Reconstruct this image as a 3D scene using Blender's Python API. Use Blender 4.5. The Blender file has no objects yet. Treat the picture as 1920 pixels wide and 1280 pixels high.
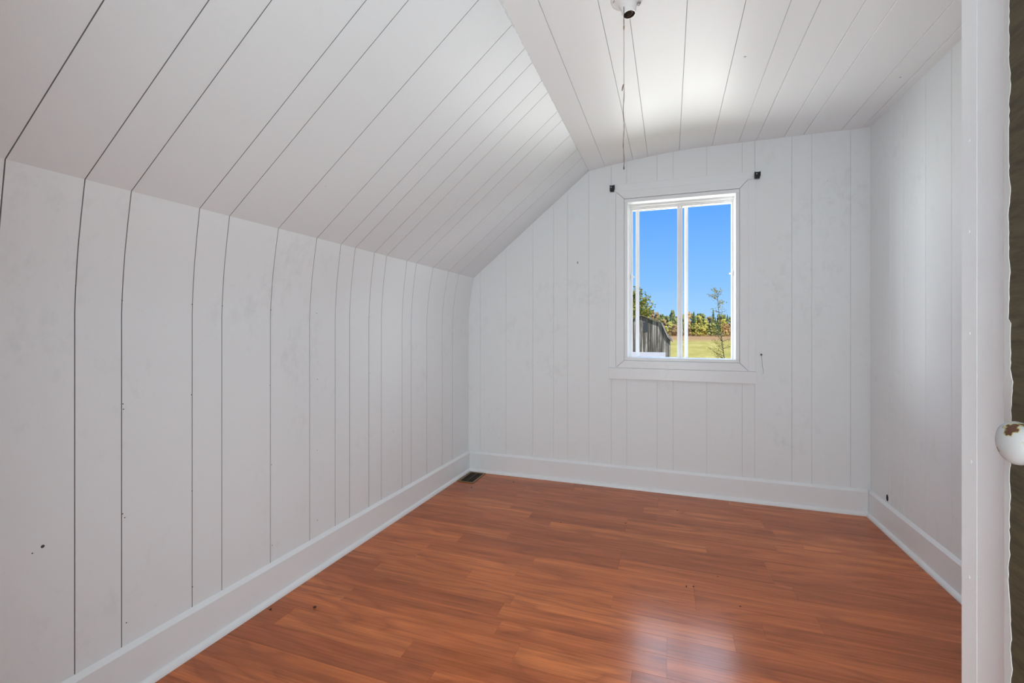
import bpy, bmesh, math, random
from mathutils import Vector, Matrix
random.seed(7)
S = bpy.context.scene
C = S.collection
PI = math.pi

# ------------------------------------------------------------------ camera
H = 1.10                       # lens height above the floor
F = 853.33                     # focal length in pixels of the 1920 px frame (16 mm on 36 mm)
YAW = math.atan(296 / F)
cs, sn = math.cos(YAW), math.sin(YAW)
cam_d = bpy.data.cameras.new('camera'); cam = bpy.data.objects.new('camera', cam_d); C.objects.link(cam)
cam.location = (0, 0, H); cam.rotation_euler = (PI / 2, 0, YAW)
cam_d.sensor_width = 36; cam_d.lens = 16; cam_d.shift_y = -26 / 1920
cam_d.clip_start = 0.02; cam_d.clip_end = 3000
S.camera = cam

def ray(x, y):                 # pixel -> direction in the room's axes
    a = x - 960
    return Vector((-sn * F + cs * a, cs * F + sn * a, 614 - y))
def atY(x, y, Y):
    r = ray(x, y); return Vector((0, 0, H)) + r * (Y / r.y)
def atZ(x, y, Z):
    r = ray(x, y); return Vector((0, 0, H)) + r * ((Z - H) / r.z)

# ------------------------------------------------------------------ world, sun, area lights, exposure
S.view_settings.view_transform = 'Standard'; S.view_settings.look = 'None'
S.view_settings.exposure = 0.10; S.view_settings.gamma = 1.0; S.view_settings.use_curve_mapping = False
w = bpy.data.worlds.new('sky'); S.world = w; w.use_nodes = True
nt = w.node_tree; nt.nodes.clear()
tc = nt.nodes.new('ShaderNodeTexCoord'); sx = nt.nodes.new('ShaderNodeSeparateXYZ'); rp = nt.nodes.new('ShaderNodeValToRGB')
bg = nt.nodes.new('ShaderNodeBackground'); wo = nt.nodes.new('ShaderNodeOutputWorld')
nt.links.new(tc.outputs['Generated'], sx.inputs[0]); nt.links.new(sx.outputs['Z'], rp.inputs[0])
nt.links.new(rp.outputs[0], bg.inputs[0]); nt.links.new(bg.outputs[0], wo.inputs[0])
el = rp.color_ramp.elements
el[0].position = 0.0; el[0].color = (.40, .66, 1.0, 1)
el[1].position = 1.0; el[1].color = (.05, .21, .72, 1)
e = el.new(.10); e.color = (.24, .53, 1.0, 1)
e = el.new(.27); e.color = (.10, .36, .97, 1)
bg.inputs[1].default_value = 1.0

S.cycles.max_bounces = 16; S.cycles.diffuse_bounces = 14; S.cycles.glossy_bounces = 4; S.cycles.transparent_max_bounces = 12
def light(name, kind, loc, energy, color=(1, 1, 1), aim=None, size=None, size_y=None, **kw):
    d = bpy.data.lights.new(name, kind); o = bpy.data.objects.new(name, d); C.objects.link(o)
    d.energy = energy; d.color = color; o.location = loc
    if aim: o.rotation_euler = (Vector(aim) - Vector(loc)).to_track_quat('-Z', 'Y').to_euler()
    if size:
        d.size = size
        if size_y: d.shape = 'RECTANGLE'; d.size_y = size_y
    for k, v in kw.items(): setattr(d, k, v)
    return o
light('sun', 'SUN', (30, -40, 60), 5.2, (1.0, .95, .86), aim=(0, 0, 0), angle=.009)
# daylight thrown up through the window from the sunlit yard below the sill
light('yard_daylight', 'AREA', (-1.4, 6.2, -.35), 690, (.97, .985, 1.0), aim=(-.3, 3.2, 1.5), size=12.0, size_y=1.6)
# added fill panels outside, left and right of the window, brightening the side walls
light('side_fill', 'AREA', (-6.0, 6.4, 1.7), 520, (.93, .97, 1.0), aim=(.0, 3.2, 1.4), size=3.0, size_y=2.6)
light('side_fill', 'AREA', (6.0, 6.4, 1.7), 260, (.93, .97, 1.0), aim=(.1, 3.2, 1.4), size=3.0, size_y=2.6)
# added fill light in the doorway behind the camera, no lamp known there
light('doorway_fill', 'AREA', (.02, -.24, .88), 31, (.88, .97, 1.0), aim=(-1.3, 1.75, .75), size=.6, size_y=1.5)
# added bright panel above the yard, lighting floor and walls through the window
light('sky_fill', 'AREA', (-2.0, 8.5, 6.4), 640, (.76, .88, 1.0), aim=(.05, 3.2, 1.4), size=13.0, size_y=3.6)

# ------------------------------------------------------------------ materials
def nodes(name):
    m = bpy.data.materials.new(name); m.use_nodes = True
    t = m.node_tree; b = t.nodes['Principled BSDF']
    return m, t, b
def plain(name, col, rough=.5, metal=0., spec=None, coat=0.):
    m, t, b = nodes(name)
    b.inputs['Base Color'].default_value = (*col, 1); b.inputs['Roughness'].default_value = rough
    b.inputs['Metallic'].default_value = metal
    if spec is not None: b.inputs['Specular IOR Level'].default_value = spec
    b.inputs['Coat Weight'].default_value = coat
    return m
def N(t, kind, **kw):
    n = t.nodes.new(kind)
    for k, v in kw.items():
        if k in n.inputs.keys(): n.inputs[k].default_value = v
        else: setattr(n, k, v)
    return n
def mapping(t, scale, src=None):
    g = t.nodes.new('ShaderNodeNewGeometry'); mp = t.nodes.new('ShaderNodeMapping')
    mp.inputs['Scale'].default_value = scale
    t.links.new(src or g.outputs['Position'], mp.inputs['Vector'])
    return mp
def ramp(t, src, stops):
    r = t.nodes.new('ShaderNodeValToRGB'); t.links.new(src, r.inputs[0])
    es = r.color_ramp.elements
    while len(es) < len(stops): es.new(.5)
    for q, (p, c) in zip(es, stops):
        q.position = p; q.color = (*c, 1) if len(c) == 3 else c
    return r
def mix(t, fac, a, b, mode='MIX'):
    m = t.nodes.new('ShaderNodeMix'); m.data_type = 'RGBA'; m.blend_type = mode
    for s, v in ((m.inputs[0], fac), (m.inputs[6], a), (m.inputs[7], b)):
        if hasattr(v, 'is_linked') or hasattr(v, 'links'): t.links.new(v, s)
        else: s.default_value = v if not isinstance(v, tuple) or len(v) == 4 else (*v, 1)
    return m.outputs[2]

def paint(name, col, rough=.42, stipple=.05, smudge=.5, grain=None):
    m, t, b = nodes(name)
    big = N(t, 'ShaderNodeTexNoise', Scale=2.3, Detail=4.0, Roughness=.6); t.links.new(mapping(t, (1, 1, 1)).outputs[0], big.inputs['Vector'])
    fine = N(t, 'ShaderNodeTexNoise', Scale=26.0, Detail=5.0, Roughness=.7); t.links.new(mapping(t, (1, 1, .6)).outputs[0], fine.inputs['Vector'])
    mult = N(t, 'ShaderNodeMath', operation='MULTIPLY'); t.links.new(big.outputs[0], mult.inputs[0]); t.links.new(fine.outputs[0], mult.inputs[1])
    sm = ramp(t, mult.outputs[0], [(.30, (0, 0, 0)), (.46, (smudge, smudge, smudge))])
    dark = tuple(c * .62 for c in col)
    col1 = mix(t, sm.outputs[0], col, dark)
    # small scattered nicks
    v = N(t, 'ShaderNodeTexVoronoi', Scale=3.1); t.links.new(mapping(t, (1, 1, .55)).outputs[0], v.inputs['Vector'])
    nk = ramp(t, v.outputs['Distance'], [(.012, (.75, .75, .75)), (.02, (0, 0, 0))])
    col2 = mix(t, nk.outputs[0], col1, (.12, .115, .11))
    t.links.new(col2, b.inputs['Base Color'])
    b.inputs['Roughness'].default_value = rough; b.inputs['Specular IOR Level'].default_value = .35
    st = N(t, 'ShaderNodeTexNoise', Scale=260.0, Detail=2.0); t.links.new(mapping(t, grain or (1, 1, 1)).outputs[0], st.inputs['Vector'])
    wv = N(t, 'ShaderNodeTexNoise', Scale=4.0, Detail=2.0); t.links.new(mapping(t, (1, 1, 1)).outputs[0], wv.inputs['Vector'])
    ad = N(t, 'ShaderNodeMath', operation='MULTIPLY_ADD'); ad.inputs[1].default_value = 4.0
    t.links.new(wv.outputs[0], ad.inputs[0]); t.links.new(st.outputs[0], ad.inputs[2])
    bp = N(t, 'ShaderNodeBump', Strength=stipple, Distance=.004); t.links.new(ad.outputs[0], bp.inputs['Height'])
    t.links.new(bp.outputs[0], b.inputs['Normal'])
    return m

M = {}
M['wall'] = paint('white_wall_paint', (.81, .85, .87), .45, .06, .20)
M['slope'] = paint('shaded_slope_white', (.765, .805, .825), .38, .06, .08)  # wall white taken down a little: the slope's shade is in its colour
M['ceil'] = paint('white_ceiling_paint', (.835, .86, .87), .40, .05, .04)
M['trim'] = paint('white_trim_gloss', (.825, .855, .88), .30, .08, .14)
M['backing'] = plain('joint_backing', (.36, .36, .36), .8)
M['vinyl'] = plain('white_vinyl', (.86, .86, .87), .3)
M['track'] = plain('grey_vinyl_track', (.66, .65, .62), .5)
M['black'] = plain('black_enamel', (.008, .008, .010), .35)
M['steel'] = plain('steel', (.62, .60, .57), .35, 1.0)
M['brass'] = plain('brass', (.42, .27, .14), .4, 1.0)
M['porcelain'] = plain('porcelain', (.84, .84, .84), .18, coat=.3)
M['dark'] = plain('dark_hole', (.012, .010, .009), .9)
M['nail'] = plain('nail_dark', (.06, .055, .05), .6)
M['string'] = plain('string_pink', (.22, .14, .12), .9)
M['rust'] = plain('brown_metal', (.055, .030, .014), .45, .3)
M['rustrim'] = plain('worn_brass_rim', (.26, .16, .075), .4, .5)

def glass():
    m = bpy.data.materials.new('window_glass'); m.use_nodes = True; t = m.node_tree; t.nodes.clear()
    o = N(t, 'ShaderNodeOutputMaterial'); a = N(t, 'ShaderNodeBsdfTransparent'); g = N(t, 'ShaderNodeBsdfGlossy')
    a.inputs[0].default_value = (.985, .99, .99, 1); g.inputs['Roughness'].default_value = .02
    x = N(t, 'ShaderNodeMixShader'); x.inputs[0].default_value = .0005
    t.links.new(a.outputs[0], x.inputs[1]); t.links.new(g.outputs[0], x.inputs[2]); t.links.new(x.outputs[0], o.inputs[0])
    return m
M['glass'] = glass()

def floor_wood():
    m, t, b = nodes('laminate_wood')
    oi = N(t, 'ShaderNodeObjectInfo'); g = N(t, 'ShaderNodeNewGeometry')
    off = N(t, 'ShaderNodeVectorMath', operation='MULTIPLY_ADD')
    cmb = N(t, 'ShaderNodeCombineXYZ')
    for i in range(3): t.links.new(oi.outputs['Random'], cmb.inputs[i])
    t.links.new(cmb.outputs[0], off.inputs[0]); off.inputs[1].default_value = (37, 11, 53); t.links.new(g.outputs['Position'], off.inputs[2])
    # cathedral figure: contour lines of a stretched noise
    n1 = N(t, 'ShaderNodeTexNoise', Scale=1.0, Detail=2.0, Roughness=.45, Distortion=.25)
    t.links.new(mapping(t, (1.5, 8.0, 1), off.outputs[0]).outputs[0], n1.inputs['Vector'])
    k = N(t, 'ShaderNodeMath', operation='MULTIPLY'); k.inputs[1].default_value = 5.5; t.links.new(n1.outputs[0], k.inputs[0])
    fr = N(t, 'ShaderNodeMath', operation='FRACT'); t.links.new(k.outputs[0], fr.inputs[0])
    fig = ramp(t, fr.outputs[0], [(.0, (.55, .55, .55)), (.10, (.25, .25, .25)), (.55, (.0, .0, .0)), (.90, (.40, .40, .40)), (1.0, (.55, .55, .55))])
    n2 = N(t, 'ShaderNodeTexNoise', Scale=1.0, Detail=5.0, Roughness=.7)
    t.links.new(mapping(t, (3.0, 120, 1), off.outputs[0]).outputs[0], n2.inputs['Vector'])
    n3 = N(t, 'ShaderNodeTexNoise', Scale=1.0, Detail=3.0, Roughness=.6)
    t.links.new(mapping(t, (.8, 18, 1), off.outputs[0]).outputs[0], n3.inputs['Vector'])
    tone = ramp(t, oi.outputs['Random'], [(0, (.44, .115, .033)), (.35, (.53, .143, .041)), (.7, (.60, .168, .048)), (1, (.68, .205, .060))])
    tone.color_ramp.interpolation = 'LINEAR'
    c1 = mix(t, fig.outputs[0], tone.outputs[0], (.30, .075, .024))
    st = ramp(t, n2.outputs[0], [(.36, (.76, .75, .74)), (.58, (1.05, 1.05, 1.05))])
    c2 = mix(t, 1.0, c1, st.outputs[0], 'MULTIPLY')
    bd = ramp(t, n3.outputs[0], [(.30, (.80, .78, .77)), (.66, (1.14, 1.14, 1.14))])
    c3 = mix(t, 1.0, c2, bd.outputs[0], 'MULTIPLY')
    t.links.new(c3, b.inputs['Base Color'])
    # dull dried drips that break up the gloss
    n4 = N(t, 'ShaderNodeTexNoise', Scale=34.0, Detail=3.0); n5 = N(t, 'ShaderNodeTexNoise', Scale=7.0, Detail=2.0)
    mm = N(t, 'ShaderNodeMath', operation='MULTIPLY'); t.links.new(n4.outputs[0], mm.inputs[0]); t.links.new(n5.outputs[0], mm.inputs[1])
    t.links.new(g.outputs['Position'], n4.inputs['Vector']); t.links.new(g.outputs['Position'], n5.inputs['Vector'])
    rr = ramp(t, mm.outputs[0], [(.40, (.20, .20, .20)), (.45, (.26, .26, .26))])
    b.inputs['Roughness'].default_value = .34
    b.inputs['Specular IOR Level'].default_value = 0.
    b.inputs['Coat Weight'].default_value = .85; b.inputs['Coat IOR'].default_value = 1.55
    t.links.new(rr.outputs[0], b.inputs['Coat Roughness'])
    return m
M['floor'] = floor_wood()

def raw_wood():
    m, t, b = nodes('raw_brown_door_wood')
    n = N(t, 'ShaderNodeTexNoise', Scale=1.0, Detail=5.0, Roughness=.7, Distortion=.4); t.links.new(mapping(t, (8, 14, 90)).outputs[0], n.inputs['Vector'])
    r = ramp(t, n.outputs[0], [(.3, (.030, .022, .010)), (.55, (.068, .052, .024)), (.8, (.095, .072, .034))])
    t.links.new(r.outputs[0], b.inputs['Base Color']); b.inputs['Roughness'].default_value = .7
    return m
M['rawwood'] = raw_wood()
def chipped():
    m, t, b = nodes('chipped_white_paint')
    n = N(t, 'ShaderNodeTexNoise', Scale=34.0, Detail=3.0, Roughness=.55); t.links.new(mapping(t, (1, 1, 1.3)).outputs[0], n.inputs['Vector'])
    r = ramp(t, n.outputs[0], [(.55, (.42, .42, .42)), (.585, (.36, .32, .12)), (.61, (.075, .028, .014))])
    t.links.new(r.outputs[0], b.inputs['Base Color']); b.inputs['Roughness'].default_value = .25
    return m
M['chipped'] = chipped()

# ------------------------------------------------------------------ mesh helpers
def link(name, verts, faces, mat, parent=None, smooth=False):
    me = bpy.data.meshes.new(name); me.from_pydata([tuple(v) for v in verts], [], faces)
    bm = bmesh.new(); bm.from_mesh(me); bmesh.ops.recalc_face_normals(bm, faces=bm.faces); bm.to_mesh(me); bm.free()
    if smooth:
        for p in me.polygons: p.use_smooth = True
    me.materials.append(mat if not isinstance(mat, str) else M[mat])
    o = bpy.data.objects.new(name, me); C.objects.link(o)
    if parent: o.parent = parent
    return o
class MB:
    def __init__(s): s.v = []; s.f = []
    def add(s, vs, fs):
        k = len(s.v); s.v += [Vector(q) for q in vs]; s.f += [tuple(i + k for i in f) for f in fs]; return s
    def box(s, x0, x1, y0, y1, z0, z1):
        return s.add([(x0, y0, z0), (x1, y0, z0), (x1, y1, z0), (x0, y1, z0), (x0, y0, z1), (x1, y0, z1), (x1, y1, z1), (x0, y1, z1)],
                     [(0, 3, 2, 1), (4, 5, 6, 7), (0, 1, 5, 4), (1, 2, 6, 5), (2, 3, 7, 6), (3, 0, 4, 7)])
    def loft(s, secs, close=True):
        n = len(secs[0]); fs = []
        for a in range(len(secs) - 1):
            for i in range(n if close else n - 1):
                j = (i + 1) % n
                fs.append((a * n + i, a * n + j, (a + 1) * n + j, (a + 1) * n + i))
        fs.append(tuple(range(n))); fs.append(tuple(range((len(secs) - 1) * n, len(secs) * n))[::-1])
        return s.add([p for q in secs for p in q], fs)
    def tube(s, pts, r, n=8):
        pts = [Vector(p) for p in pts]; secs = []
        for i, p in enumerate(pts):
            t = (pts[min(i + 1, len(pts) - 1)] - pts[max(i - 1, 0)]).normalized()
            a = t.cross(Vector((1, 0, 0)) if abs(t.x) < .8 else Vector((0, 1, 0))).normalized(); b = t.cross(a)
            rr = r[i] if isinstance(r, (list, tuple)) else r
            secs.append([p + (a * math.cos(2 * PI * k / n) + b * math.sin(2 * PI * k / n)) * rr for k in range(n)])
        return s.loft(secs)
    def lathe(s, prof, n=32, origin=(0, 0, 0), axis='Z'):   # prof: (radius, height); open tube of rings
        o = Vector(origin); secs = []
        for r, h in prof:
            ring = []
            for k in range(n):
                a = 2 * PI * k / n; u, v_ = r * math.cos(a), r * math.sin(a)
                ring.append(o + (Vector((u, v_, h)) if axis == 'Z' else Vector((h, u, v_))))
            secs.append(ring)
        return s.loft(secs)
    def prism(s, poly, y0, y1):                              # polygon in XZ pushed along Y
        return s.loft([[(x, y0, z) for x, z in poly], [(x, y1, z) for x, z in poly]])
    def obj(s, name, mat, parent=None, smooth=False): return link(name, s.v, s.f, mat, parent, smooth)
def autosmooth(o, deg=35):
    for p in o.data.polygons: p.use_smooth = True
    o.data.set_sharp_from_angle(angle=math.radians(deg)); return o
def bevel(o, wdt=.002, seg=2):
    m = o.modifiers.new('bevel', 'BEVEL'); m.width = wdt; m.segments = seg; m.limit_method = 'ANGLE'; return o
def struct(o): o['kind'] = 'structure'; return o
def empty(name, loc=(0, 0, 0)):
    o = bpy.data.objects.new(name, None); C.objects.link(o); o.location = loc; o.empty_display_size = .1; return o
def tag(o, label, cat, group=None):
    o['label'] = label; o['category'] = cat
    if group: o['group'] = group
    return o
def interp(tab, x):
    if x <= tab[0][0]: return tab[0][1]
    for (a, b), (c, d) in zip(tab, tab[1:]):
        if x <= c: return b + (d - b) * (x - a) / (c - a)
    return tab[-1][1]

M['joint'] = plain('shaded_board_edge', (.34, .335, .33), .9)  # groove shade put into the colour of the board edges
def shade_edges(o, n, edges):
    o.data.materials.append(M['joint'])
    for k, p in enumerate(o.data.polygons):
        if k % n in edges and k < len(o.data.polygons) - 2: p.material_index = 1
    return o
# ------------------------------------------------------------------ room dimensions
K = 1.0142
W = 3.21                                   # window wall
YF = .07                                   # inner face of the wall with the doorway
ZK, XK = 1.482, -1.425                     # knee line where wall meets slope
ZR, XR = 2.2025, -.5405                    # ridge where slope meets ceiling
CEIL = [(XR, ZR), (-.37, 2.229), (-.19, 2.2505), (0, 2.268), (.145, 2.2755), (1.3, 2.2755)]
def zc(x): return interp(CEIL, x)
XWT = [(.0, -1.540), (.755, -1.540), (1.0, -1.537), (1.397, -1.525), (1.826, -1.513), (2.36, -1.495), (3.21, -1.470)]
def xw(y): return interp(XWT, y)
def xr(y): return 1.1105 + (W - y) * .0150
LEAN = [(0, 0.), (1.14, 0.), (1.22, .10), (1.32, .36), (1.40, .66), (ZK, 1.)]
def xleft(y, z):
    return xw(y) + (XK - xw(y)) * interp(LEAN, z)
BB = .150                                  # baseboard height

# ------------------------------------------------------------------ floor
fl = struct(MB().box(-1.75, 1.35, -1.7, 3.33, -.12, -.007).obj('floor', plain('floor_underlay', (.05, .03, .02), .9)))
KNOWN = {3.06: [-.07], 2.96: [-.07, -.94], 2.86: [-.95], 2.76: [-.074], 2.66: [-.228, .633], 2.56: [-.228], 2.41: [-1.06], 2.31: [-.224], 2.21: [-.224, .49],
         2.16: [-1.037], 2.06: [-1.152, .096], 1.96: [-1.157, .096, .525], 1.86: [-.22], 1.76: [-.6, -1.275], 1.66: [-.625, -.01], 1.56: [-1.258, -.01],
         1.46: [-.492, -.114], 1.36: [-1.39, -.85, -.114]}
rows = []
y = 1.308
while y > YF - .16: y -= .1004
while y < W - .03:
    rows.append((y, min(y + .1004, W - .012))); y += .1004
pl_mesh = {}
for ri, (y0, y1) in enumerate(rows):
    yc = (y0 + y1) / 2
    js = []
    for kk, vv in KNOWN.items():
        if abs(kk - yc) < .0505: js += vv
    xa, xb = xw(yc) + .008, xr(yc) - .008
    js = sorted(set(js)); pts = [xa]
    cuts = [xa] + js + [xb]
    out = [xa]
    for a, b in zip(cuts, cuts[1:]):
        L = b - a
        if L > 1.15:
            k = int(L / .95) + 1; p = a
            st = [L / k * (i + random.uniform(-.22, .22)) for i in range(1, k)]
            out += [a + q for q in st]
        out.append(b)
    out = [q for i, q in enumerate(out) if i == 0 or q - out[i - 1] > .10 or q == xb]
    for a, b in zip(out, out[1:]):
        g = .00022; c = .0002; q = []
        sec = lambda x, d: [(x, y0 + g, -.007), (x, y0 + g, -.0002), (x, y0 + g + c, d), (x, y1 - g - c, d), (x, y1 - g, -.0002), (x, y1 - g, -.007)]
        ends = sec(a + g, 0.)
        MB().loft([sec(a + g, 0.), sec(b - g, 0.)]).obj('plank', 'floor', fl)

# ------------------------------------------------------------------ left knee wall
wl = MB(); secs = []
for y in [-.02, .3, .755, 1.0, 1.4, 1.83, 2.36, 2.8, W + .06]:
    zs = [-.02, 1.14, 1.22, 1.32, 1.40, ZK + .02]
    secs.append([(xleft(y, z) - .0065, y, z) for z in zs] + [(xw(y) - .12, y, ZK + .02), (xw(y) - .12, y, -.02)])
wl = struct(wl.loft(secs).obj('wall_left', 'backing'))
TOPJ = [YF, .20, .345, .455, .599, .748, .855, 1.051, 1.156, 1.362, 1.564, 1.715, 1.816, 1.965, 2.071, 2.269, 2.373, 2.574, 2.788, 2.946, W]
LOWJ = [YF, .205, .36, .475, .630, .785, .897, 1.105, 1.211, 1.417, 1.623, 1.781, 1.881, 2.029, 2.134, 2.330, 2.425, 2.606, 2.805, 2.955, W]
ZL = [0, .6, 1.14, 1.20, 1.26, 1.32, 1.36, 1.40, 1.44, ZK]
g = .0009; ch = .0004
for i in range(len(TOPJ) - 1):
    secs = []
    for z in ZL:
        a = interp(LEAN, z)
        y0 = LOWJ[i] + (TOPJ[i] - LOWJ[i]) * a + g; y1 = LOWJ[i + 1] + (TOPJ[i + 1] - LOWJ[i + 1]) * a - g
        X0, X1 = xleft(y0, z), xleft(y1, z)
        secs.append([(X0 - .006, y0, z), (X0 - .0004, y0, z), (X0, y0 + ch, z), (X1, y1 - ch, z), (X1 - .0004, y1, z), (X1 - .006, y1, z)])
    shade_edges(autosmooth(MB().loft(secs).obj('board', 'wall', wl), 25), 6, (0, 1, 3, 4))

# ------------------------------------------------------------------ slope
tx, tz = XR - XK, ZR - ZK; L = math.hypot(tx, tz); tx, tz = tx / L, tz / L; nx, nz = tz, -tx
def slope_pt(s, y, d=0.): return (XK + tx * s + nx * d, y, ZK + tz * s + nz * d)
slb = [slope_pt(-.02, 0, -.0065), slope_pt(L + .01, 0, -.0065), slope_pt(L + .03, 0, -.10), slope_pt(-.12, 0, -.10)]
sl = struct(MB().loft([[(p[0], -.05, p[2]) for p in slb], [(p[0], W + .08, p[2]) for p in slb]]).obj('ceiling_slope', 'backing'))
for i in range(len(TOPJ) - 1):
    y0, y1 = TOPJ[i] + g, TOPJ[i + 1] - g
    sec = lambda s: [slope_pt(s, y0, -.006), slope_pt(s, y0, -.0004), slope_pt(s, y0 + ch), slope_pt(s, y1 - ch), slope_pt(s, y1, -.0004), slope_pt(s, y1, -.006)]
    shade_edges(MB().loft([sec(0), sec(L * .5), sec(L)]).obj('board', 'slope', sl), 6, (0, 1, 3, 4))

# ------------------------------------------------------------------ ceiling
cx = [XR - .01, -.37, -.19, 0, .145, .6, 1.35]
sec = lambda y: [(x, y, zc(x) + .0065) for x in cx] + [(1.35, y, 2.40), (XR - .05, y, 2.40)]
ce = struct(MB().loft([sec(-.05), sec(W + .08)]).obj('ceiling', 'backing'))
CJ = [XR, -.426, -.238, -.141, .059, .2585, .412, .513, .665, .770, .9655, 1.072, 1.17]
for a, b in zip(CJ, CJ[1:]):
    x0, x1 = a + g, b - g
    cc = .0016 if a > .38 else .0003                      # the boards toward the straight wall have open V joints
    mid = [x0 + cc + (x1 - x0 - 2 * cc) * k / 5 for k in range(6)]
    sec = lambda y: [(x0, y, zc(x0) + .006), (x0, y, zc(x0) + cc)] + [(x, y, zc(x)) for x in mid] + [(x1, y, zc(x1) + cc), (x1, y, zc(x1) + .006)]
    autosmooth(MB().loft([sec(YF - .02), sec(W)]).obj('board', 'ceil', ce), 20)
# crumbling filler along the joint of slope and ceiling
rf = MB(); secs = []; random.seed(3)
yy = .1
while yy < 2.75:
    r = (.0016 + .0026 * random.random()) * (1.25 if yy < 1.6 else .6 if yy < 2.2 else .35)
    ox, oz = random.uniform(-.0025, .0025), random.uniform(-.001, .001)
    secs.append([(XR + ox + r * 1.8 * math.cos(a), yy, ZR + oz + .0012 + r * math.sin(a)) for a in [k * PI / 3 for k in range(6)]])
    yy += random.uniform(.006, .018)
rf = rf.loft(secs).obj('trim_1', 'slope'); struct(rf)

# ------------------------------------------------------------------ right wall
secs = []
for y in (.9, W + .06):
    secs.append([(xr(y) + .0055, y, -.02), (xr(y) + .0055, y, 2.33), (xr(y) + .12, y, 2.33), (xr(y) + .12, y, -.02)])
wr = struct(MB().loft(secs).obj('wall_right', 'backing'))
RJ = [1.0, 1.25, 1.45, 1.60, 1.80, 1.95, 2.10, 2.31, 2.421, 2.62, 2.82, 2.968, W]
gr = .0008
for a, b in zip(RJ, RJ[1:]):
    y0, y1 = a + gr, b - gr
    sec = lambda z: [(xr(y0) + .005, y0, z), (xr(y0) + .0016, y0, z), (xr(y0), y0 + .0018, z), (xr(y1), y1 - .0018, z), (xr(y1) + .0016, y1, z), (xr(y1) + .005, y1, z)]
    MB().loft([sec(0), sec(1.2), sec(zc(1.1))]).obj('board', 'wall', wr)

# ------------------------------------------------------------------ window wall
OX0, OX1, OZ0, OZ1 = -.296, .417, .879, 1.982        # rough opening
def ztop(x):
    if x < XK: return ZK - (XK - x) * .6
    if x < XR: return ZK + (x - XK) * tz / tx
    return zc(x)
wb_prof = [(-1.62, 0)] + [(x, ztop(x) + .03) for x in (-1.62, XK, XR, -.37, -.19, 0, .145, 1.25)] + [(1.25, 0)]
def clip_boards(x0, x1):
    xs = [x0] + [x for x in (XK, XR, -.37, -.19, 0, .145) if x0 < x < x1] + [x1]
    top = [(x, ztop(x) + .004) for x in xs][::-1]
    return xs, top
bk = MB()
def backing_strip(x0, x1, z0, ztops):
    xs, top = clip_boards(x0, x1)
    if ztops is not None: top = [(x1, ztops), (x0, ztops)]
    bk.prism([(x0, z0), (x1, z0)] + [(x, z + .02) if ztops is None else (x, z) for x, z in top], W + .0045, W + .165)
backing_strip(-1.62, OX0, -.02, None); backing_strip(OX1, 1.25, -.02, None)
backing_strip(OX0, OX1, -.02, OZ0); backing_strip(OX0, OX1, OZ1, None)
wk = struct(bk.obj('wall_back', 'backing'))
WJ = [-1.475] + [x * K for x in (-1.349, -1.144, -.938, -.784, -.683, -.533, -.379, -.276, -.08, .02, .223, .428, .498, .699, .803, .999)] + [1.112]
gw = .0006
def wall_board(x0, x1, z0, z1=None):
    xs, top = clip_boards(x0, x1)
    if z1 is not None: top = [(x1, z1), (x0, z1)]
    poly = [(x0, z0), (x1, z0)] + top
    MB().prism(poly, W, W + .004).obj('board', 'wall', wk)
for a, b in zip(WJ, WJ[1:]):
    x0, x1 = a + gw, b - gw
    if x1 <= OX0 or x0 >= OX1: wall_board(x0, x1, 0)
    else:
        for p, q in ((x0, min(x1, OX0)), (max(x0, OX1), x1)):
            if q - p > .004: wall_board(p, q, 0)
        p, q = max(x0, OX0), min(x1, OX1)
        wall_board(p, q, 0, OZ0); wall_board(p, q, OZ1)

# ------------------------------------------------------------------ wall with the doorway, closet partition, landing
DX0, DX1, DZ = -.34, .47, 2.02
nb = MB()
for x0, x1, z0, z1 in ((-1.62, DX0, -.02, None), (DX1, 1.25, -.02, None), (DX0, DX1, DZ, None)):
    xs, top = clip_boards(x0, x1)
    nb.prism([(x0, z0), (x1, z0)] + [(x, z + .01) for x, z in top], YF - .11, YF)
struct(nb.obj('wall_front', 'wall'))
cl = struct(MB().box(.508, 1.25, YF, 1.040, -.007, 2.30).obj('wall_closet', 'wall'))
# corner board on the closet's end and the flat painted face beside it
cb = MB().box(.4995, .530, 1.0032, 1.046, 0, 2.275).obj('corner_board', 'trim', cl)
fb = MB().box(.500, .510, .30, 1.003, 0, 2.275).obj('face_board', 'trim', cl)
random.seed(11)
for zz in (1.27, 1.09, .865, .66, 1.43):
    o = MB().lathe([(.0001, .0), (.0028, .0003), (.0034, .0012)], 10, (0, 0, 0), 'X').obj('nail_head', 'trim', cl)
    o.location = (.4985, 1.030 - random.random() * .012, zz)
lw = plain('landing_plaster', (.74, .74, .74), .8)
la = MB().box(-1.3, -1.22, -1.75, YF - .11, -.1, 2.4).box(1.2, 1.28, -1.75, YF - .11, -.1, 2.4).box(-1.3, 1.28, -1.85, -1.75, -.1, 2.4).box(-1.3, 1.28, -1.85, YF - .11, 2.3, 2.4)
struct(la.obj('wall_landing', lw))

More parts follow.
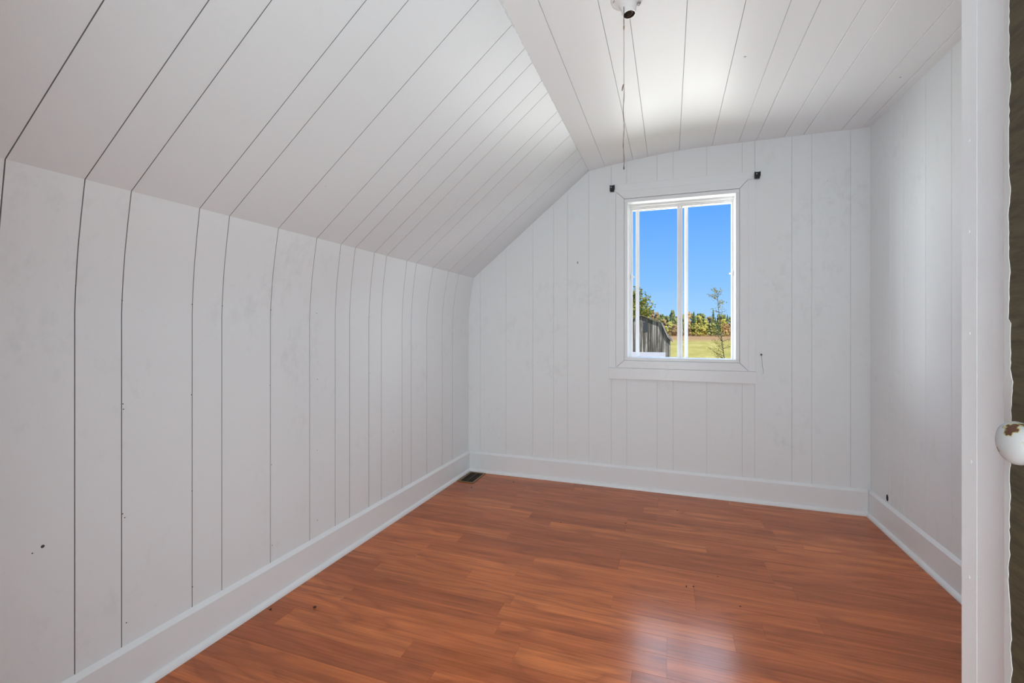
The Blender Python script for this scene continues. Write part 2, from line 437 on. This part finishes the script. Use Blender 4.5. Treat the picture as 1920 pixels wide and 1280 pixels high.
# ------------------------------------------------------------------ baseboards and shoe moulding
def base_run(name, path, n_in, length_parts=None):
    """path: list of (x, y) along the wall face; n_in: unit vector into the room"""
    nx_, ny_ = n_in
    secs = []; secs2 = []
    for x, y in path:
        P = lambda d, z: (x + nx_ * d, y + ny_ * d, z)
        secs.append([P(-.003, .0), P(-.003, BB), P(.0015, BB), P(.0125, BB - .010), P(.015, BB - .013), P(.015, .0)])
        q = [P(.015, .0), P(.015, .021)] + [P(.015 + .0155 * math.sin(a), .0005 + .0205 * math.cos(a)) for a in (.45, .8, 1.15, 1.45)] + [P(.0305, .0005)]
        secs2.append(q)
    b = struct(autosmooth(MB().loft(secs).obj(name, 'trim'), 28))
    s_ = autosmooth(MB().loft(secs2).obj('shoe_moulding', 'trim', b), 40)
    return b
ys = [YF, .4, .755, 1.0, 1.2, 1.397, 1.6, 1.826, 2.1, 2.36, 2.8, W - .002]
base_run('baseboard_left', [(xw(y), y) for y in ys], (1, 0))
base_run('baseboard_back', [(xw(W) + .016, W), (-.2, W), (1.095, W)], (0, -1))
base_run('baseboard_right', [(xr(y), y) for y in (1.05, 2.0, W - .016)], (-1, 0))

# ------------------------------------------------------------------ window
win = struct(empty('window_1', (0, 0, 0)))
def kx(v): return v * K
def kz(v): return H + (v - H) * K
cL, cR, cB, cT = kx(-.347), kx(.462), kz(.828), kz(2.022)     # picture-frame casing, outside
iL, iR, iB, iT = kx(-.292), kx(.412), kz(.879), kz(1.969)     # and inside
oL, oR, oT, oB = kx(-.394), kx(.507), kz(2.072), kz(.753)
def wbox(x0, x1, y0, y1, z0, z1, name, mat='trim', bev=.0015):
    o = MB().box(x0, x1, y0, y1, z0, z1).obj(name, mat, win)
    if bev: bevel(o, bev)
    return o
y1 = W + .001
wbox(oL, cL - .0015, W - .009, y1, cB + .001, cT, 'outer_casing')
wbox(cR + .001, oR - .004, W - .006, y1, cB + .001, cT, 'outer_casing')
wbox(oL + .036, oR - .015, W - .005, y1, cT + .0015, oT, 'head_casing')
wbox(oL, oR, W - .019, y1, oB, cB - .001, 'apron')
def mitre(poly, d=.016):
    o = MB().prism(poly, W - d, y1).obj('casing', 'trim', win); bevel(o, .0018); return o
e_ = .0010
mitre([(cL, cB + e_), (iL - e_, iB + e_), (iL - e_, iT - e_), (cL, cT - e_)])
mitre([(cR, cB + e_), (iR + e_, iB + e_), (iR + e_, iT - e_), (cR, cT - e_)])
mitre([(cL + e_, cT), (cR - e_, cT), (iR - e_, iT + e_), (iL + e_, iT + e_)])
mitre([(cL + e_, cB), (cR - e_, cB), (iR - e_, iB - e_), (iL + e_, iB - e_)])
D = .066                                                       # depth of the reveal
jL, jR, jB, jT = iL + .0235, iR - .0225, iB + .0205, iT - .0270
gp = .0014                                                     # open joint between casing and lining
for n_, b_ in (('jamb_lining', (iL + gp, jL, W - .011, W + D, jB, jT)), ('jamb_lining', (jR, iR - gp, W - .011, W + D, jB, jT)),
               ('head_lining', (iL + gp, iR - gp, W - .011, W + D, jT + .0006, iT - gp)), ('sill_board', (iL + gp, iR - gp, W - .011, W + D, iB + gp, jB - .0006))):
    wbox(*b_, n_, 'trim', .0012)
for b_ in ((OX0 - .001, iL + .004, W + .006, W + .16, OZ0 - .03, OZ1 + .03), (iR - .004, OX1 + .03, W + .006, W + .16, OZ0 - .03, OZ1 + .03),
           (OX0, OX1, W + .006, W + .16, iT - .004, OZ1 + .03), (OX0, OX1, W + .006, W + .16, OZ0 - .03, iB + .004)):
    MB().box(*b_).obj('rough_frame', 'nail', win)
# vinyl frame
fL, fR, fB, fT = kx(-.258), kx(.389), jB - .006, kz(1.930)      # its daylight opening
y0, y2 = W + D, W + .165
fr = MB()
for b_ in ((jL - .02, fL, y0, y2, jB - .015, jT + .02), (fR, jR + .02, y0, y2, jB - .015, jT + .02),
           (fL, fR, y0, y2, fT, jT + .02), (fL, fR, y0, y2, jB - .015, fB)): fr.box(*b_)
vf = fr.obj('frame', 'vinyl', win); bevel(vf, .0012)
# head track: lips with recesses between, as seen from below
for k, yy in enumerate((W + .086, W + .116, W + .130, W + .157)):
    MB().box(fL + .0004, fR - .0004, yy, yy + .005, fT - .010, fT - .0002).obj('track_lip', 'vinyl' if k == 0 else 'track', vf)
def sash(name, x0, x1, ya, yb, st_l, st_r, zt, zb, rt=.012, rb=.012, mat='vinyl'):
    s_ = MB().box(x0, x0 + st_l, ya, yb, zb, zt).box(x1 - st_r, x1, ya, yb, zb, zt).box(x0 + st_l, x1 - st_r, ya, yb, zt - rt, zt).box(x0 + st_l, x1 - st_r, ya, yb, zb, zb + rb)
    o = s_.obj(name, mat, win); bevel(o, .0012)
    ym = (ya + yb) / 2
    MB().box(x0 + st_l - .002, x1 - st_r + .002, ym - .0015, ym + .0015, zb + rb - .002, zt - rt + .002).obj('pane', 'glass', o)
    return o
zt_, zb_ = fT + .002, fB - .006
in_l = sash('inner_sash', fL + .0005, kx(.064), W + .094, W + .110, .014, .017, zt_ - .006, zb_)
in_r = sash('inner_sash', kx(.0660), fR - .0005, W + .094, W + .110, .014, .013, zt_ - .006, zb_)
out_s = sash('outer_sash', kx(-.2275), kx(.1165), W + .140, W + .153, .0255, .0235, zt_ - .004, zb_ - .001)
# latches
def latch(x, z, s_, par):
    o = MB().box(x - .005, x + .005, W + .082, W + .094, z - .022, z + .022).box(x + s_ * .004, x + s_ * .020, W + .080, W + .088, z - .006, z + .006).obj('latch', 'vinyl', par); bevel(o, .0025, 2)
latch(fL + .008, 1.455, 1, in_l); latch(fR - .007, 1.455, -1, in_r)

# ------------------------------------------------------------------ curtain rod brackets
def bracket(x, z, label):
    r = empty('curtain_rod_bracket', (x, W, z))
    p = MB().box(-.015, .015, -.003, 0, -.021, .021).obj('wall_plate', 'black', r); bevel(p, .001)
    c = MB().box(-.016, -.012, -.026, -.003, -.019, .020).box(.012, .016, -.026, -.003, -.008, .020).box(-.012, .012, -.026, -.003, -.021, -.017).box(-.013, .013, -.026, -.022, -.016, .017)
    c = c.obj('cup', 'black', r); bevel(c, .001)
    s_ = MB().lathe([(.0001, 0), (.003, 0), (.003, .002), (.0001, .003)], 12).obj('screw', 'steel', r)
    s_.rotation_euler = (PI / 2, 0, 0); s_.location = (-.006, -.0265, .005)
    tag(r, label, 'bracket', 'curtain rod brackets over the window')
p = atY(1148.5, 354, W); bracket(p.x, p.z, 'small black curtain rod bracket at the window corner beside the sloping ceiling')
p = atY(1419.5, 329.5, W); bracket(p.x, p.z, 'small black curtain rod bracket at the window corner toward the straight side wall')

# nail with a thread, right of the casing
p = atY(1427, 664.5, W)
nl = empty('wall_nail', p)
MB().lathe([(.0001, -.011), (.0055, -.011), (.006, -.0085), (.0022, -.008), (.0022, .0)], 14).obj('head', 'nail', nl).rotation_euler = (-PI / 2, 0, 0)
MB().tube([(.002, -.003, -.004), (.005, -.003, -.035), (.007, -.002, -.07), (.013, -.002, -.105), (.010, -.002, -.12)], .0007, 5).obj('thread', 'nail', nl)
tag(nl, 'dark nail with a dangling thread in the white boards beside the window', 'nail')

# cable hole low on the right wall
r = ray(1664, 933); t_ = 1.1145 / r.x; hp = Vector((0, 0, H)) + r * t_
ho = MB().lathe([(.0001, -.0012), (.017, -.0012), (.019, .0004)], 20, (0, 0, 0), 'X').obj('cable_hole', 'dark', wr)
ho.location = (xr(hp.y), hp.y, hp.z); ho.scale = (1, .62, 1)

# nail heads and dents on the left wall boards
NP = [(142, 535), (229, 563), (360, 570.5), (416.8, 573.5), (508, 581), (594, 587), (230.5, 757), (231.5, 767), (359, 740), (506.5, 722), (595, 711), (594.5, 843.5), (692, 594), (693, 699), (230, 963), (234, 970), (360, 920), (509, 871), (595, 975), (361, 1100), (237, 1167), (510, 1022), (80, 1024), (60.5, 1037), (754, 750), (737, 808)]
for k, (px, py) in enumerate(NP):
    r = ray(px, py); X = -1.5
    for _ in range(6):
        t_ = X / r.x; P = Vector((0, 0, H)) + r * t_; X = xleft(P.y, P.z)
    rad = .0042 if k == 22 else .0017
    o = MB().lathe([(.0001, .0004), (rad, .0004), (rad * 1.2, -.0012)], 8, (0, 0, 0), 'X').obj('nail_dent', 'nail', wl); o.location = (X, P.y, P.z)

# ------------------------------------------------------------------ floor register
vr = empty('floor_register', (-1.372, 3.062, 0))
vx0, vx1, vy0, vy1 = -.066, .062, -.118, .112
rim = MB().box(vx0, vx1, vy0, vy0 + .014, 0, .005).box(vx0, vx1, vy1 - .014, vy1, 0, .005).box(vx0, vx0 + .018, vy0 + .014, vy1 - .014, 0, .005).box(vx1 - .014, vx1, vy0 + .014, vy1 - .014, 0, .005)
o = rim.obj('rim', 'rustrim', vr); bevel(o, .0015)
MB().box(vx0 + .018, vx1 - .014, vy0 + .014, vy1 - .014, 0.0002, .0009).obj('duct_opening', 'dark', vr)
k = 0
yy = vy0 + .022
while yy < vy1 - .02:
    MB().box(vx0 + .018, vx1 - .014, yy, yy + .0035, .001, .0042).obj('louvre', 'rust', vr); yy += .0135
MB().box(-.003, .002, vy0 + .014, vy1 - .014, .001, .0045).obj('centre_bar', 'rust', vr)
tag(vr, 'dark brown metal floor register in the corner beneath the window wall', 'floor vent')

# ------------------------------------------------------------------ ceiling lampholder with pull chain
fx, fy = -.140, 1.632; fz = zc(fx) + .001
lh = empty('ceiling_lampholder', (fx, fy, fz))
tl = math.atan2(zc(fx + .05) - zc(fx - .05), .1)
bs = MB().lathe([(.0001, 0), (.0575, 0), (.058, -.006), (.056, -.012), (.050, -.016), (.038, -.020), (.0325, -.026), (.0285, -.036), (.0255, -.048), (.0235, -.060), (.0222, -.066), (.0205, -.066), (.0203, -.030)], 48)
o = autosmooth(bs.obj('porcelain_body', 'porcelain', lh), 50); o.rotation_euler = (0, -tl, 0)
ring = MB().lathe([(.0001, -.041), (.0183, -.041), (.0187, -.0665), (.0200, -.0665), (.0200, -.039), (.0001, -.039)], 32).obj('socket_shell', plain('dark_socket_brass', (.10, .062, .04), .5, .6), lh); ring.rotation_euler = (0, -tl, 0); autosmooth(ring)
for k in range(3):
    q = MB(); zz = -.046 - k * .006
    pts = [(.0178 * math.cos(a), .0178 * math.sin(a), zz - .0006 * a) for a in [i * 2 * PI / 24 for i in range(25)]]
    q.tube(pts, .0012, 6).obj('socket_thread', plain('socket_thread_metal', (.30, .26, .23), .4, .8), lh)
for ang in (math.radians(35), math.radians(200)):
    c_, s_ = math.cos(ang), math.sin(ang)
    q = MB().box(-.011, .011, -.006, .006, -.0195, -.012).obj('screw_slot', plain('slot_grey', (.30, .30, .30), .5), lh); q.location = (.044 * c_, .044 * s_, 0); q.rotation_euler = (0, .3, ang)
    q2 = MB().lathe([(.0001, -.0215), (.0042, -.0205), (.0046, -.018)], 14).obj('screw', 'steel', lh); q2.location = (.043 * c_, .043 * s_, 0)
# bead chain, coupling, string
cxp, cyp = -.010, -.021
ball = MB().lathe([(.0001, -.0016), (.0012, -.0011), (.0017, 0), (.0012, .0011), (.0001, .0016)], 8).obj('chain_bead', 'nail', lh, True)
ball.location = (cxp, cyp, -.050)
z_ = -.0535
while z_ > -.112:
    b2 = ball.copy(); C.objects.link(b2); b2.parent = lh; b2.location = (cxp, cyp, z_); z_ -= .0035
MB().lathe([(.0001, -.112), (.0016, -.113), (.0024, -.117), (.0024, -.123), (.0013, -.130), (.0001, -.131)], 12, (cxp, cyp, 0)).obj('chain_coupling', 'brass', lh, True)
random.seed(5)
pts = [(cxp + random.uniform(-.0006, .0006), cyp, -.129 - .19 * i / 10) for i in range(11)]
MB().tube(pts, .00085, 6).obj('string', 'string', lh)
pts = [(cxp - .0008 + .0016 * math.sin(i * .7), cyp, -.319 - .285 * i / 22) for i in range(23)]
MB().tube(pts, [.0011 + .0006 * random.random() for _ in pts], 6).obj('string', M['string'], lh)
kn = MB().tube([(cxp, cyp, -.316), (cxp - .003, cyp, -.320), (cxp - .0045, cyp, -.328), (cxp - .006, cyp, -.338)], [.0016, .0015, .0022, .0016], 6).obj('knot', 'string', lh)
MB().lathe([(.0001, -.611), (.0018, -.610), (.0021, -.605), (.0015, -.601), (.0001, -.600)], 10, (cxp, cyp, 0)).obj('string_end', 'nail', lh, True)
tag(lh, 'white porcelain lampholder without bulb on the ceiling, with hanging pull string', 'light fixture')

# ------------------------------------------------------------------ open door at the right, folded against the closet
DF = .450                                                     # its brown face
dr = struct(empty('door_1', (DF, .09, 0)))
sl_ = MB().box(DF, DF + .034, .09, .8405, .012, 1.985).obj('slab', 'rawwood'); sl_.parent = dr; sl_.matrix_parent_inverse = Matrix.Translation((-DF, -.09, 0))
random.seed(21)
pe = MB(); z = .02; secs = []
wd = .012
while z < 1.975:
    wd = max(.008, min(.018, wd + random.uniform(-.0022, .0022)))
    if random.random() < .03: wd = max(.007, wd - .005)
    y_in = .8410 - wd
    secs.append([(DF - .0006, .8412, z), (DF - .0006, y_in, z), (DF + .0004, y_in - .0004, z), (DF + .0004, .8412, z)])
    z += random.uniform(.004, .011)
o = pe.loft(secs).obj('paint_lap', plain('grey_white_paint_lap', (.52, .51, .50), .5)); o.parent = dr; o.matrix_parent_inverse = Matrix.Translation((-DF, -.09, 0))
o = MB().box(DF - .0004, DF + .0344, .8406, .8414, .012, 1.985).obj('painted_edge', 'trim'); o.parent = dr; o.matrix_parent_inverse = Matrix.Translation((-DF, -.09, 0))
kp = atY(1886, 829, .757)
kb = MB().lathe([(.0001, -.0605), (.008, -.0600), (.017, -.0575), (.0235, -.053), (.0268, -.047), (.0275, -.041), (.0262, -.034), (.0225, -.026), (.0175, -.019), (.0135, -.013), (.0125, -.008), (.0145, -.005), (.021, -.004), (.022, .0)], 40, (0, 0, 0), 'X')
o = autosmooth(kb.obj('knob', 'chipped', dr), 60); o.location = (0, .757 - .09, kp.z); o.scale = (.80, 1, 1)
o['label'] = 'white painted door knob with brown chips'

# ------------------------------------------------------------------ crumbs on the floor
cr = plain('dark_crumb', (.035, .015, .010), .8)
for k, (px, py, s_) in enumerate([(590, 1139, .006), (507, 1143, .0045), (1287, 1099.5, .004), (1300, 1100, .004), (1346, 1081, .0028), (963, 904, .005), (884, 914, .005), (1094, 917, .004), (1270, 957, .004), (1173, 981, .0035), (1388, 1137, .003), (857, 916, .0035), (1052, 980, .0035)]):
    p = atZ(px, py, 0); bm = bmesh.new(); bmesh.ops.create_icosphere(bm, subdivisions=1, radius=s_)
    for v in bm.verts: v.co *= random.uniform(.7, 1.25); v.co.z *= .55
    lo = min(v.co.z for v in bm.verts)
    me = bpy.data.meshes.new('crumb'); bm.to_mesh(me); bm.free(); me.materials.append(cr)
    o = bpy.data.objects.new('crumb', me); C.objects.link(o); o.location = (p.x, p.y, -lo + .0001)
    tag(o, 'tiny dark crumb of dirt lying on the wood floor', 'crumb', 'crumbs scattered on the floor')

# ================================================================== outside
GZ = -4.0
def field_mat():
    m, t, b = nodes('autumn_field')
    n1 = N(t, 'ShaderNodeTexNoise', Scale=.22, Detail=8.0, Roughness=.75); t.links.new(mapping(t, (1, .35, 1)).outputs[0], n1.inputs['Vector'])
    r1 = ramp(t, n1.outputs[0], [(.30, (.30, .28, .06)), (.5, (.47, .40, .10)), (.68, (.64, .52, .19))])
    g_ = N(t, 'ShaderNodeNewGeometry'); sp = N(t, 'ShaderNodeSeparateXYZ'); t.links.new(g_.outputs['Position'], sp.inputs[0])
    n2 = N(t, 'ShaderNodeTexNoise', Scale=.05, Detail=3.0)
    ad = N(t, 'ShaderNodeMath', operation='MULTIPLY_ADD'); ad.inputs[1].default_value = 90.; t.links.new(n2.outputs[0], ad.inputs[0]); t.links.new(sp.outputs['Y'], ad.inputs[2])
    mr = N(t, 'ShaderNodeMapRange'); mr.inputs[1].default_value = 210.; mr.inputs[2].default_value = 260.; t.links.new(ad.outputs[0], mr.inputs[0])
    c = mix(t, mr.outputs[0], r1.outputs[0], (.44, .27, .12))
    t.links.new(c, b.inputs['Base Color']); b.inputs['Roughness'].default_value = 1.; b.inputs['Specular IOR Level'].default_value = .1
    return m
gd = link('ground', [(-500, 3.5, GZ), (500, 3.5, GZ), (500, 700, GZ), (-500, 700, GZ)], [(0, 1, 2, 3)], field_mat()); struct(gd)

def leaf_mat(name, a, b_, sc=.9):
    m, t, b = nodes(name)
    n = N(t, 'ShaderNodeTexNoise', Scale=sc, Detail=6.0, Roughness=.8); t.links.new(mapping(t, (1, 1, 1)).outputs[0], n.inputs['Vector'])
    r = ramp(t, n.outputs[0], [(.35, a), (.65, b_)])
    oi = N(t, 'ShaderNodeObjectInfo'); q = ramp(t, oi.outputs['Random'], [(0, (.75, .75, .75)), (1, (1.2, 1.15, 1.1))])
    t.links.new(mix(t, 1., r.outputs[0], q.outputs[0], 'MULTIPLY'), b.inputs['Base Color']); b.inputs['Roughness'].default_value = .9
    b.inputs['Specular IOR Level'].default_value = .1
    return m
LM = {'conifer': leaf_mat('conifer_green', (.055, .09, .05), (.17, .23, .10)), 'yellow': leaf_mat('yellow_green_leaves', (.22, .23, .05), (.62, .55, .14)),
      'orange': leaf_mat('russet_leaves', (.26, .17, .08), (.60, .40, .17)), 'green': leaf_mat('mid_green_leaves', (.13, .16, .06), (.38, .40, .13))}
bark = plain('bark', (.055, .042, .034), .95)
def crown_mesh(kind, seed):
    rnd = random.Random(seed); mb = MB()
    if kind == 'conifer':
        h = 17.; n = 14
        mb.tube([(0, 0, 0), (0, 0, h * .9)], [.25, .05], 6)
        for k in range(9):
            z0 = 1.2 + (h - 2.6) * k / 9; r0 = (2.9 - 2.5 * k / 9) * rnd.uniform(.85, 1.1); z1 = z0 + 2.6
            base = [(r0 * (1 if i % 2 else .55) * rnd.uniform(.8, 1.15) * math.cos(2 * PI * i / n), r0 * (1 if i % 2 else .55) * math.sin(2 * PI * i / n), z0 - (.5 if i % 2 else 0)) for i in range(n)]
            mb.add(base + [(0, 0, z1)], [(i, (i + 1) % n, n) for i in range(n)] + [tuple(range(n))])
    else:
        mb.tube([(0, 0, 0), (.1, 0, 4), (0, .1, 8)], [.3, .22, .1], 6)
        for k in range(44):
            a = rnd.uniform(0, 2 * PI); z = rnd.uniform(1.0, 11.2); rr = rnd.uniform(.3, 1.) * 3.3 * math.sqrt(max(.08, 1 - ((z - 5.4) / 6.6) ** 2))
            bm = bmesh.new(); bmesh.ops.create_icosphere(bm, subdivisions=1, radius=rnd.uniform(.7, 1.25))
            for v in bm.verts: v.co *= rnd.uniform(.6, 1.4)
            bm.verts.ensure_lookup_table()
            mb.add([v.co + Vector((rr * math.cos(a), rr * math.sin(a), z)) for v in bm.verts], [tuple(v.index for v in f.verts) for f in bm.faces]); bm.free()
    return mb
protos = {}
for kd in LM:
    for s_ in range(2):
        me_o = crown_mesh(kd, 5 + s_).obj('tree', LM[kd]); protos[(kd, s_)] = me_o.data; bpy.data.objects.remove(me_o)
NAMES = {'conifer': ('conifer_tree', 'dark green conifer'), 'yellow': ('leafy_tree', 'yellow-green autumn tree'),
         'orange': ('leafy_tree', 'russet autumn tree'), 'green': ('leafy_tree', 'plain green leafy tree')}
rnd = random.Random(14)
for row, (Y, n, kinds, hs) in enumerate(((288, 15, ('yellow', 'yellow', 'green', 'orange'), .50), (297, 15, ('yellow', 'green', 'orange', 'conifer'), .66), (306, 15, ('green', 'orange', 'yellow', 'conifer'), .82), (315, 16, ('orange', 'green', 'conifer', 'green'), .95), (324, 16, ('green', 'conifer', 'orange', 'green'), 1.06), (333, 16, ('conifer', 'green', 'orange', 'green'), 1.14))):
    wd_ = 104 / n; n = int(n * 1.75)
    for i in range(n):
        X = -70 + wd_ * (i + .5 + rnd.uniform(-.06, .06) + .5 * (row % 2))
        kd = rnd.choice(kinds); sc = hs * rnd.uniform(.80, 1.1) * (1.22 if kd != 'conifer' else .93)
        nm, lb = NAMES[kd]; me = protos[(kd, rnd.randint(0, 1))]
        dia = max(max(abs(v.co.x), abs(v.co.y)) for v in me.vertices) * 2
        k = min(wd_ * .98, 7.0) / dia * .92
        if kd == 'conifer': k = min(k, sc)
        o = bpy.data.objects.new(nm, me); C.objects.link(o)
        o.location = (X, Y + rnd.uniform(-.6, .6), GZ); o.rotation_euler = (0, 0, rnd.choice((0, 1, 2, 3)) * PI / 2); o.scale = (k, k, sc)
        size = 'short' if hs < .6 else 'tall' if hs > 1. else 'middling'
        place = {'short': 'at the edge of the field', 'middling': 'amid the tree line beyond the field', 'tall': 'rising at the back of the tree line'}[size]
        tag(o, size + ' ' + lb + ' ' + place, 'tree', size + ' ' + kd + ' trees of the far tree line')

# ---- gambrel barn
def barn_wood():
    m, t, b = nodes('weathered_barn_boards')
    n = N(t, 'ShaderNodeTexNoise', Scale=1.0, Detail=3.0, Roughness=.7); t.links.new(mapping(t, (7.5, 7.5, .30)).outputs[0], n.inputs['Vector'])
    r = ramp(t, n.outputs[0], [(.32, (.035, .033, .03)), (.47, (.13, .115, .10)), (.58, (.19, .17, .15)), (.64, (.60, .56, .50)), (.69, (.24, .22, .19))])
    t.links.new(r.outputs[0], b.inputs['Base Color']); b.inputs['Roughness'].default_value = .95
    return m
bw = barn_wood()
BY = 58.
bp = lambda px, py: atY(px, py, BY)
ap, kn_, ev, tip = bp(1203, 592), bp(1240, 605.5), bp(1252.5, 633), bp(1261.5, 642)
wx = bp(1257, 641).x
ax = ap.x
barn = empty('barn', (ax, BY, GZ))
def rel(x, z): return (x - ax, z - GZ)
R_ = [(ap.x - ax, ap.z - GZ), (kn_.x - ax, kn_.z - GZ), (ev.x - ax, ev.z - GZ), (tip.x - ax, tip.z - GZ)]
hw = wx - ax
poly = [(-hw, 0), (hw, 0), (hw, R_[3][1] + .02)] + [(R_[2][0], R_[2][1] - .05), (R_[1][0], R_[1][1] - .05), (0, R_[0][1] - .06), (-R_[1][0], R_[1][1] - .05), (-R_[2][0], R_[2][1] - .05), (-hw, R_[3][1] + .02)]
MB().prism(poly, 0, 14).obj('walls', bw, barn)
# face boards: vertical planks with gaps, darker behind
def gz(x):
    x = abs(x); tab = [(0, R_[0][1] - .06), (R_[1][0], R_[1][1] - .05), (R_[2][0], R_[2][1] - .05), (hw, R_[3][1])]
    return interp(tab, x)
rb = random.Random(2); x = -hw
while x < hw - .05:
    wd_ = min(rb.uniform(.18, .27), hw - x)
    lo = rb.choice((0, 0, .15, 0, .5)); d_ = rb.uniform(.02, .05)
    MB().prism([(x, lo), (x + wd_ - .025, lo), (x + wd_ - .025, gz(x + wd_ - .025) - .02), (x, gz(x) - .02)], -d_, 0).obj('board', bw, barn)
    x += wd_
rmat = plain('weathered_roof', (.16, .135, .115), .8)
for sd in (1, -1):
    pr = [(sd * a, b) for a, b in R_]
    th = .10
    up = [(a, b + th) for a, b in pr]
    MB().loft([[(a, -.35, b) for a, b in pr] + [(a, -.35, b) for a, b in up[::-1]], [(a, 14.3, b) for a, b in pr] + [(a, 14.3, b) for a, b in up[::-1]]]).obj('roof', rmat, barn)
    fm = plain('pale_rake_board', (.42, .38, .33), .8)
    MB().loft([[(sd * R_[1][0], -.42, R_[1][1] - .02), (sd * R_[1][0], -.42, R_[1][1] + .16), (sd * R_[1][0], -.36, R_[1][1] + .16), (sd * R_[1][0], -.36, R_[1][1] - .02)],
               [(sd * R_[2][0], -.42, R_[2][1] - .02), (sd * R_[2][0], -.42, R_[2][1] + .16), (sd * R_[2][0], -.36, R_[2][1] + .16), (sd * R_[2][0], -.36, R_[2][1] - .02)]]).obj('rake_board', fm, barn)
a0, a1 = bp(1206, 604), bp(1215, 622)
MB().box(a0.x - ax, a1.x - ax, -.08, 0, a1.z - GZ, a0.z - GZ).obj('hay_door', plain('dark_hay_door', (.045, .05, .058), .9), barn)  # hay door in one even dark colour
tag(barn, 'weathered grey wooden barn with gambrel roof out in the field', 'barn')

# ---- pale shed roof in front of the barn
SY = 40.
s0, s1 = atY(1248, 660.5, SY + 1.6), atY(1246, 672, SY)
shed = empty('shed', (s0.x - 2.2, SY + 1, GZ))
hx = 2.2
zt_s, zb_s = s0.z - GZ, s1.z - GZ - .35
MB().loft([[(-hx, -1.2, zb_s), (hx, -1.2, zb_s), (hx, -1.2, zb_s + .09), (-hx, -1.2, zb_s + .09)], [(-hx, .6, zt_s - .09), (hx, .6, zt_s - .09), (hx, .6, zt_s), (-hx, .6, zt_s)]]).obj('roof', plain('pale_metal_roof', (.45, .43, .40), .6), shed)
MB().box(-hx + .15, hx - .15, -1.0, .5, 0, zb_s).obj('walls', bw, shed)
MB().box(hx - .1, hx + .22, -.9, -.5, zt_s - .55, zt_s - .42).obj('gutter_end', plain('white_gutter', (.6, .6, .6), .5), shed)
tag(shed, 'low shed with a pale flat metal roof in front of the barn', 'shed')

# ---- leafy trees with separate leaves
def leafy(name, base, h, spread, n_br, n_leaf, leaf, mat, label, seed, lean=(0, 0), zmin=.35, trunk=.05, lsz=.1):
    rn = random.Random(seed); t = empty(name, base); wood = MB(); lf = MB()
    tp = [Vector((lean[0] * (k / 6) ** 1.3 + rn.uniform(-.05, .05), lean[1] * k / 6, h * k / 6)) for k in range(7)]
    wood.tube(tp, [trunk * (1 - .8 * k / 6) for k in range(7)], 6)
    for _ in range(n_br):
        f_ = rn.uniform(zmin, 1.); k = min(5, int(f_ * 6)); p0 = tp[k].lerp(tp[k + 1], f_ * 6 - k) if f_ < 1 else tp[6]
        a = rn.uniform(0, 2 * PI); ln = spread * (1.15 - f_ * .75) * rn.uniform(.5, 1.1)
        dirv = Vector((math.cos(a), math.sin(a), rn.uniform(.15, .9)))
        ps = [p0 + dirv * (ln * q / 4) + Vector((0, 0, .12 * ln * (q / 4) ** 2)) + Vector([rn.uniform(-.04, .04) * ln for _ in range(3)]) * (q > 0) for q in range(5)]
        wood.tube(ps, [trunk * .4 * (1 - .8 * q / 4) for q in range(5)], 4)
        for _ in range(n_leaf):
            q = rn.uniform(.3, 1.) * 4; i = min(3, int(q)); c = ps[i].lerp(ps[i + 1], q - i) + Vector([rn.gauss(0, .13) * spread * .5 for _ in range(3)])
            u = Vector([rn.gauss(0, 1) for _ in range(3)]).normalized(); v = u.cross(Vector((rn.random(), rn.random(), rn.random()))).normalized(); s_ = lsz * rn.uniform(.6, 1.3)
            lf.add([c - u * s_, c + v * s_ * .55, c + u * s_, c - v * s_ * .55], [(0, 1, 2, 3)])
    wood.obj('branches', bark, t)
    f = lf.obj('foliage', mat, t); f['kind'] = 'stuff'
    tag(t, label, 'tree'); return t
p = atY(1373, 700, 24); leafy('young_tree', (p.x, 24, GZ), 6.9, .95, 34, 26, 1, leaf_mat('pale_yellow_leaves', (.42, .36, .09), (.75, .66, .24), 6.), 'slender young tree with sparse yellow leaves near the window', 4, (-.72, 0), .48, .034, .035)
p = atY(1184, 600, 82); leafy('broad_tree', (p.x, 82, GZ), 10.6, 5.4, 70, 90, 1, leaf_mat('olive_leaves', (.20, .23, .05), (.58, .55, .13), 2.), 'broad olive-leaved tree rising behind the weathered barn', 9, (0, 0), .22, .22, .24)
